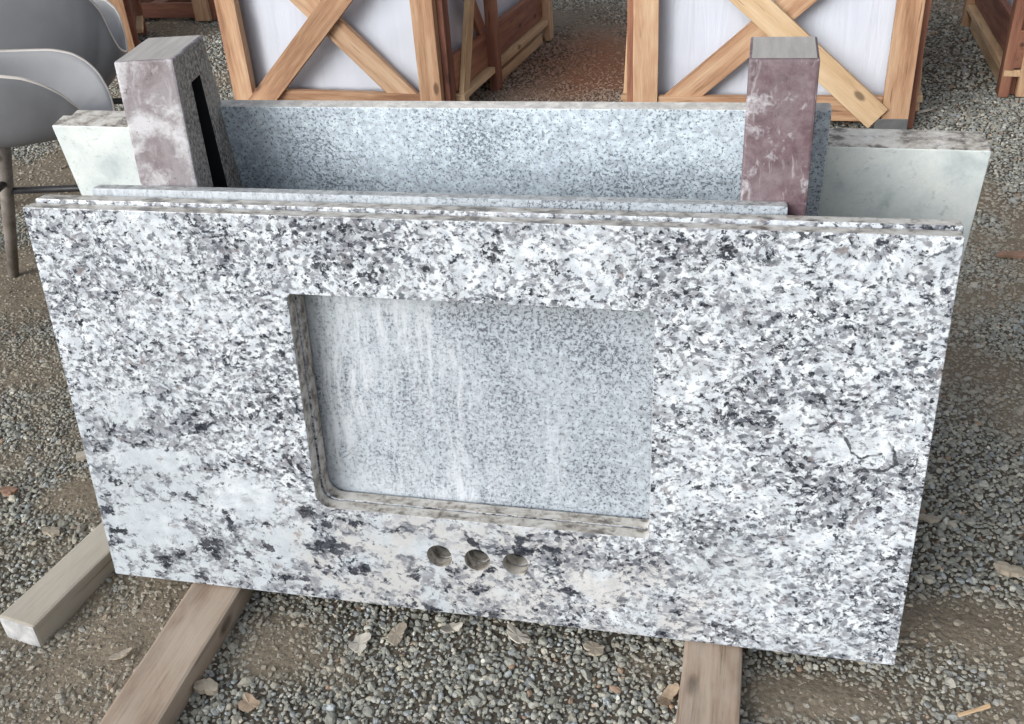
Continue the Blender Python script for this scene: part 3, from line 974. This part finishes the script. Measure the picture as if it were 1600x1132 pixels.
def crate(loc, yaw, W, D, H, front_brace, label, blabel, stations, side_brace=True, bracket=None, front_rails=False, back_lane=False,
          side=+1, post_w=0.074, bundle=True):
    """Open timber crate. Local frame: front face on y=0, x from 0 to W, depth +y."""
    c = empty("wooden_crate", loc, yaw)
    tag(c, label, "crate", "timber crates with wrapped stone")
    T = 0.028
    zb, zt = 0.085, H - 0.09
    # front: two upright boards, bottom and top rails, X of braces
    for x in (post_w / 2, W - post_w / 2):
        board("post", (x, 0, 0.004), (x, 0, H), post_w, T, (0, -1, 0), M_WOOD, c)
    if not front_rails:
        board("rail", (post_w + .002, 0.006, 0.068), (W - post_w - .002, 0.006, 0.068), 0.072, T * 0.8, (0, -1, 0), M_WOOD, c)
        board("rail", (post_w + .002, 0.006, H - 0.05), (W - post_w - .002, 0.006, H - 0.05), 0.08, T * 0.8, (0, -1, 0), M_WOOD, c)
        a = (post_w + 0.010, 0, 0.045); b = (W - post_w - 0.022, 0, H - 0.085)
        a2 = (W - post_w - 0.010, 0, 0.045); b2 = (post_w + 0.022, 0, H - 0.085)
        if front_brace == '/':
            f1, f2 = (a, b), (a2, b2)
        else:
            f1, f2 = (a2, b2), (a, b)
        mats = (M_WOOD, M_WOOD) if front_brace == '/' else (M_WOODPALE, M_WOOD)
        for (p, q), yy, mm in ((f1, -0.012, mats[0]), (f2, 0.0115, mats[1])):
            p = Vector(p); q = Vector(q); p.y = q.y = yy
            board("brace", p, q, 0.076, 0.020, (0, -1, 0), mm, c)
    else:
        for z in (0.05, 0.16, 0.30, 0.45, 0.62):
            board("rail", (post_w * .3, 0.024, z), (W - post_w * .3, 0.024, z), 0.07, 0.02, (0, -1, 0), M_WOODRED if z < .1 else M_WOOD, c)
        mid = Vector((W / 2, 0, H / 2 - 0.02)) if front_rails else (Vector(f1[0]) + Vector(f1[1])) / 2
        for (dx, dz, rz) in () if front_rails else ((-0.014, 0.010, 0.3), (0.012, 0.014, -0.6), (0.004, -0.020, 0.1)):
            nb = box_bm(0.011, 0.0022, 0.0022, 0.0005, 0, 0, 1)
            no = mesh_obj("nail", nb, M_BLACKMETAL, c)
            no.location = (mid.x + dx, -0.0238, mid.z + dz)
            no.rotation_euler = (0, R(80) * rz, 0)
    # the long sides: side boards at the corners, posts at the stations, wide low rail, ledge and runner
    for sx, xo in ((-1, 0.0), (1, W)):
        xs = xo + sx * 0.010
        board("post", (xs, 0.040, 0.004), (xs, 0.040, H), 0.05, 0.022, (sx, 0, 0), M_WOODRED, c)
        prev = 0.07
        for k, s in enumerate(stations):
            board("post", (xs + sx * 0.024, s, 0.0), (xs + sx * 0.024, s, H), 0.058, 0.03, (sx, 0, 0), M_WOODRED if k == 0 else M_WOOD, c)
            board("rail", (xs, prev, 0.150), (xs, s - 0.03 if s < D - .05 else s, 0.150), 0.115, 0.022, (sx, 0, 0), M_WOODRED, c)
            board("rail", (xs, prev, H - 0.06), (xs, s - 0.03 if s < D - .05 else s, H - 0.06), 0.09, 0.022, (sx, 0, 0), M_WOOD, c)
            board("ledge", (xs + sx * 0.006, prev, 0.076), (xs + sx * 0.006, s - 0.03, 0.076), 0.06, 0.02, (0, 0, 1), M_WOODPALE, c)
            if k > 0:
                board("runner", (xs - sx * 0.0, prev + .02, 0.02), (xs - sx * 0.0, s - 0.06, 0.02), 0.04, 0.035, (sx, 0, 0), M_WOODPALE, c)
            prev = s + 0.03
        if side_brace:
            s = stations[0]
            board("brace", (xs + sx * 0.022, 0.085, 0.03), (xs + sx * 0.022, s - 0.05, H - 0.03), 0.05, 0.018, (sx, 0, 0), M_WOODPALE, c)
            board("brace", (xs + sx * 0.002, s - 0.05, 0.21), (xs + sx * 0.002, 0.085, H - 0.1), 0.05, 0.018, (sx, 0, 0), M_WOODRED, c)
    # floor skids and the back face
    for x in (0.12, W / 2, W - 0.12):
        board("skid", (x, 0.035, 0.040), (x, D - 0.02, 0.040), 0.08, 0.05, (0, 0, 1), M_WOODRED, c)
    for z in (0.30, H - 0.05):
        board("rail", (0.02, D + 0.012, z), (W - 0.02, D + 0.012, z), 0.08, 0.02, (0, 1, 0), M_WOOD, c)
    if bracket:
        bx0, bx1 = bracket
        bm = box_bm(bx1 - bx0, 0.003, 0.040, 0.0006)
        o = mesh_obj("corner_bracket", bm, M_STEEL, c)
        o.location = (bx0, -T / 2 - 0.0035, 0.024)
        bm = box_bm(0.0025, 0.045, 0.040, 0.0006)
        o = mesh_obj("corner_bracket", bm, M_STEEL, c)
        o.location = (bx1, 0.0045, 0.024)
    if bundle:
        b = wavy_block("wrapped_bundle", 0.030, W - 0.030, 0.050, D - 0.05, 0.076, H - 0.10, M_WRAP)
        b.location = loc
        b.rotation_euler = (0, 0, yaw)
        tag(b, blabel, "stone bundle", "plastic wrapped bundles inside the crates")
    return c


ya = R(-5.5)
ca = Vector((-0.075, 2.10, 0)) - Vector((math.cos(ya), math.sin(ya), 0)) * 0.765
crate(ca, ya, 0.765, 1.12, 0.70, '/', "pine crate behind the dust whitened upright, X braced front and long open side", "white wrapped bundle in the crate behind the dust whitened upright",
      [0.42, 1.10])
crate((0.535, 2.10, 0), R(0), 0.803, 1.00, 0.68, '\\', "pine crate behind the maroon upright, X brace and grey steel corner", "white wrapped bundle in the crate behind the maroon upright",
      [0.50, 0.97], bracket=(0.711, 0.801))
crate((1.700, 2.44, 0), R(-2), 0.80, 0.93, 0.70, '/', "crate at the photo's right border, its side rails running back", "wrapped bundle in the crate at the photo's right border",
      [0.02, 0.91], side_brace=False)
crate((-2.385, 2.645, 0), R(30), 0.75, 0.42, 0.70, '\\', "crate half hidden behind the grey shell chairs, one pale diagonal brace", "wrapped bundle in the crate behind the grey shell chairs",
      [0.38], side_brace=False)
crate((-2.36, 3.58, 0), R(0), 0.70, 0.80, 0.70, '/', "railed crate in the gap between the shell chairs' crate and the left X braced crate", "wrapped bundle in the far railed crate",
      [0.4, 0.78], side_brace=False, front_rails=True, bundle=False)
crate((1.55, 3.80, 0), R(0), 0.62, 0.80, 0.70, '/', "farthest crate at the top border, only its red brown foot showing", "wrapped bundle in the farthest crate",
      [0.4, 0.78], side_brace=False, front_rails=True, bundle=False)


# ------------------------------------------------------------------ shell chairs
def sup(a, n):
    c, s = math.cos(a), math.sin(a)
    return math.copysign(abs(c) ** (2 / n), c), math.copysign(abs(s) ** (2 / n), s)


def shell_chair(loc, yaw, label, deep=False, lx=0.17, lt=0.14, lf=0.29):
    """moulded armchair shell on four splayed wooden legs; local +x is the front"""
    c = empty("shell_chair", loc, yaw)
    tag(c, label, "chair", "grey shell chairs beside the rack")
    bm = bmesh.new()
    NA, NR = 112, 18
    A, B = 0.280, (0.115 if deep else 0.140)
    rings = []
    zb = 0.345 if deep else 0.405
    RIM = [(-1.0, 0.700), (-0.8, 0.665), (-0.5, 0.605), (0.0, 0.568), (0.55, 0.562), (0.70, 0.552), (0.80, 0.535), (0.88, 0.512), (0.94, 0.480), (0.975, 0.450), (1.0, 0.425)]

    if deep:
        RIM = [(-1.0, 0.74), (-0.8, 0.705), (-0.5, 0.645), (0.0, 0.618), (0.75, 0.614), (0.84, 0.606), (0.93, 0.578), (0.97, 0.550), (1.0, 0.460)]

    def rim(cx, cy):
        """rim height by position round the shell"""
        for (a0, z0), (a1, z1) in zip(RIM[:-1], RIM[1:]):
            if cx <= a1 + 1e-9:
                return z0 + (z1 - z0) * (cx - a0) / (a1 - a0) - (0.045 if deep else 0.012) * cy
        return RIM[-1][1]
    ctr = bm.verts.new((0, 0, zb))
    for k in range(1, NR + 1):
        r = k / NR
        row = []
        for j in range(NA):
            a = 2 * math.pi * j / NA
            cx, cy = sup(a, 3.4)
            zr = rim(cx, cy)
            e = r ** 5.0
            rad = r ** 0.82
            fl = 1 + 0.05 * max(0, r - 0.85) / 0.15
            x = A * cx * rad * fl
            if cx < 0:
                x -= 0.05 * (r ** 6) * (-cx)
            row.append(bm.verts.new((x, B * cy * rad * fl, zb + (zr - zb) * e)))
        rings.append(row)
    for j in range(NA):
        bm.faces.new((ctr, rings[0][j], rings[0][(j + 1) % NA]))
        for k in range(NR - 1):
            bm.faces.new((rings[k][j], rings[k + 1][j], rings[k + 1][(j + 1) % NA], rings[k][(j + 1) % NA]))
    bmesh.ops.recalc_face_normals(bm, faces=bm.faces)
    s = mesh_obj("shell", bm, [M_SHELL, M_SHELLRIM], c, smooth=True)
    so = s.modifiers.new("thickness", 'SOLIDIFY')
    so.thickness = 0.007; so.offset = 0; so.material_offset_rim = 1
    sb = s.modifiers.new("smooth", 'SUBSURF'); sb.levels = 1; sb.render_levels = 1
    tops, feet = [], []
    for sx in (-1, 1):
        for sy in (-1, 1):
            top = Vector((lx + lt * sx, 0.08 * sy, zb + 0.010)); foot = Vector((lx + lf * sx, 0.19 * sy, 0.0))
            tops.append(top); feet.append(foot)
            ax = (foot - top); Ln = ax.length
            b = bmesh.new()
            bmesh.ops.create_cone(b, cap_ends=True, segments=16, radius1=0.0175, radius2=0.0125, depth=Ln)
            lo = mesh_obj("leg", b, M_LEG, c, smooth=True)
            m = Vector((0, 0, 1)).rotation_difference(ax.normalized()).to_matrix().to_4x4()
            m.translation = (top + foot) / 2
            lo.matrix_local = m

    def strut(p, q, r=0.008):
        ax = q - p
        b = bmesh.new()
        bmesh.ops.create_cone(b, cap_ends=True, segments=10, radius1=r, radius2=r, depth=ax.length)
        o = mesh_obj("strut", b, M_BLACKMETAL, c, smooth=True)
        m = Vector((0, 0, 1)).rotation_difference(ax.normalized()).to_matrix().to_4x4()
        m.translation = (p + q) / 2
        o.matrix_local = m

    def on(i, f): return tops[i].lerp(feet[i], f)
    fs = 0.10 if deep else 0.415
    strut(on(1, fs), on(3, fs + .04)); strut(on(0, fs - .06), on(1, fs - .06)); strut(on(2, fs - .04), on(3, fs - .04))
    return c


CY = math.atan2(0.2485, 0.9686)
r2 = Vector((0.96864, 0.24847, 0)); f2 = Vector((-0.24847, 0.96864, 0)); c0 = Vector((0.8647, -0.9220, 0))


def at_td(t, d): return c0 + r2 * t + f2 * d


shell_chair(at_td(-1.10, 2.07), CY, "grey moulded armchair nearest the slabs, pale inside, standing on splayed wooden legs")
shell_chair(at_td(-1.195, 2.535), CY, "second grey moulded armchair, standing further back in shadow beside the crate", True, 0.10, 0.20, 0.36)


# ------------------------------------------------------------------ litter on the ground
def flake(name, x, y, size, mat, label, cat, elong=1.4, th=0.003, curl=0.25, rz=None, seed=0, nlob=9):
    rr = random.Random(seed)
    bm = bmesh.new()
    n = 22
    ph = rr.uniform(0, 6); am = rr.uniform(0.12, 0.3)
    top, bot = [], []
    for k in range(n):
        a = 2 * math.pi * k / n
        rad = 1 + am * math.sin(2 * a + ph) + 0.14 * math.sin(3 * a + ph * 2) + rr.uniform(-.13, .13)
        px, py = size * elong * rad * math.cos(a), size * rad * math.sin(a)
        zc = 0.35 * curl * (px * px + 0.4 * py * py) / (size * elong) + rr.uniform(0, 0.0010)
        top.append(bm.verts.new((px, py, zc + th)))
        bot.append(bm.verts.new((px * .96, py * .96, zc)))
    ct = bm.verts.new((0, 0, th * 1.15)); cb = bm.verts.new((0, 0, 0))
    for k in range(n):
        j = (k + 1) % n
        bm.faces.new((ct, top[k], top[j])); bm.faces.new((cb, bot[j], bot[k]))
        bm.faces.new((top[k], bot[k], bot[j], top[j]))
    o = mesh_obj(name, bm, mat)
    z = float(ground_z(np.array([x]), np.array([y]))[0])
    o.location = (x, y, z + 0.0045)
    o.rotation_euler = (rr.uniform(-.14, .14), rr.uniform(-.14, .14), rr.uniform(0, 6.28) if rz is None else rz)
    return tag(o, label, cat, "litter on the gravel")


flake("stone_chip", 0.440, -0.021, 0.0125, M_CHIP, "largest tan stone chip on the gravel below the slab's middle", "stone chip", 1.25, .004, .1, 1.2, 1)
flake("stone_chip", 0.394, -0.044, 0.0120, M_CHIPWHITE, "ragged whitish chip lying left of the largest tan chip", "stone chip", 1.3, .003, .5, .4, 2)
flake("stone_chip", 0.514, 0.001, 0.0095, M_CHIPWHITE, "bright curled chip close under the slab edge, below the left tap hole", "stone chip", 1.35, .003, .9, .5, 3)
flake("stone_chip", 0.606, 0.004, 0.0105, M_CHIPWHITE, "pale curled sliver close under the slab edge, below the right tap hole", "stone chip", 1.7, .003, .8, 2.6, 4)
flake("stone_chip", 0.714, -0.004, 0.0110, M_CHIP, "round buff chip near the left side of the right bearer", "stone chip", 1.2, .004, .1, .3, 5)
flake("dry_leaf", 0.285, -0.165, 0.0095, M_LEAF, "brown curled dry leaf at the bottom border right of the brown bearer", "leaf", 1.9, .0015, .8, 2.7, 6)
flake("stone_chip", 0.217, -0.150, 0.0125, M_CHIP, "dusty round stone beside the brown bearer near the bottom border", "stone chip", 1.15, .008, .05, .3, 7)
flake("dry_leaf", 0.816, -0.068, 0.0115, M_LEAF, "torn dry leaf leaning against the right bearer's left side", "leaf", 1.5, .0015, .8, 1.1, 8)
flake("stone_chip", -0.196, 0.110, 0.0100, M_CHIP, "rusty buff chip beside the pale bearer", "stone chip", 1.4, .006, .05, .3, 9)
flake("brick_chip", -0.331, 0.189, 0.0095, M_ORANGE, "rusty brown chip at the left border", "brick chip", 1.5, .007, .05, .3, 10)
flake("brick_chip", 1.480, 1.267, 0.0130, M_ORANGE, "bright orange brick flake by the right border", "brick chip", 2.6, .007, .05, .2, 11)
flake("stone_chip", 1.179, 0.333, 0.0075, M_CHIP, "buff splinter on the gravel right of the front slab's lower edge", "stone chip", 2.2, .004, .05, .2, 12)
flake("stone_chip", 1.273, 0.233, 0.0110, M_CHIP, "oval buff stone on the gravel near the right border", "stone chip", 1.35, .009, .05, 2.8, 13)
flake("stone_chip", 1.390, 2.270, 0.0110, M_CHIPWHITE, "white splinter lying by the steel cornered crate", "stone chip", 3.2, .004, .05, .1, 14)
flake("stone_chip", 0.068, -0.116, 0.0060, M_CHIP, "thin pale sliver between the brown and the pale bearers", "stone chip", 2.6, .003, .2, .5, 15)


def stick(p, q, r, label, mat):
    p = Vector(p); q = Vector(q)
    ax = q - p
    o = mesh_obj("wood_stick", box_bm(ax.length, r * 2.6, r * 1.5, 0.001, 0.001, 3), mat)
    o.location = p
    o.rotation_euler = (0, -math.asin(ax.z / ax.length), math.atan2(ax.y, ax.x))
    return tag(o, label, "stick", "litter on the gravel")


stick((-0.258, 0.285, 0.012), (-0.165, 0.340, 0.016), 0.006, "pale stick poking out from behind the front slab's left edge", M_BEAMPALE)
stick((1.165, -0.040, 0.008), (1.205, -0.018, 0.008), 0.0014, "thin straw splinter at the photo's bottom right", M_WOODPALE)
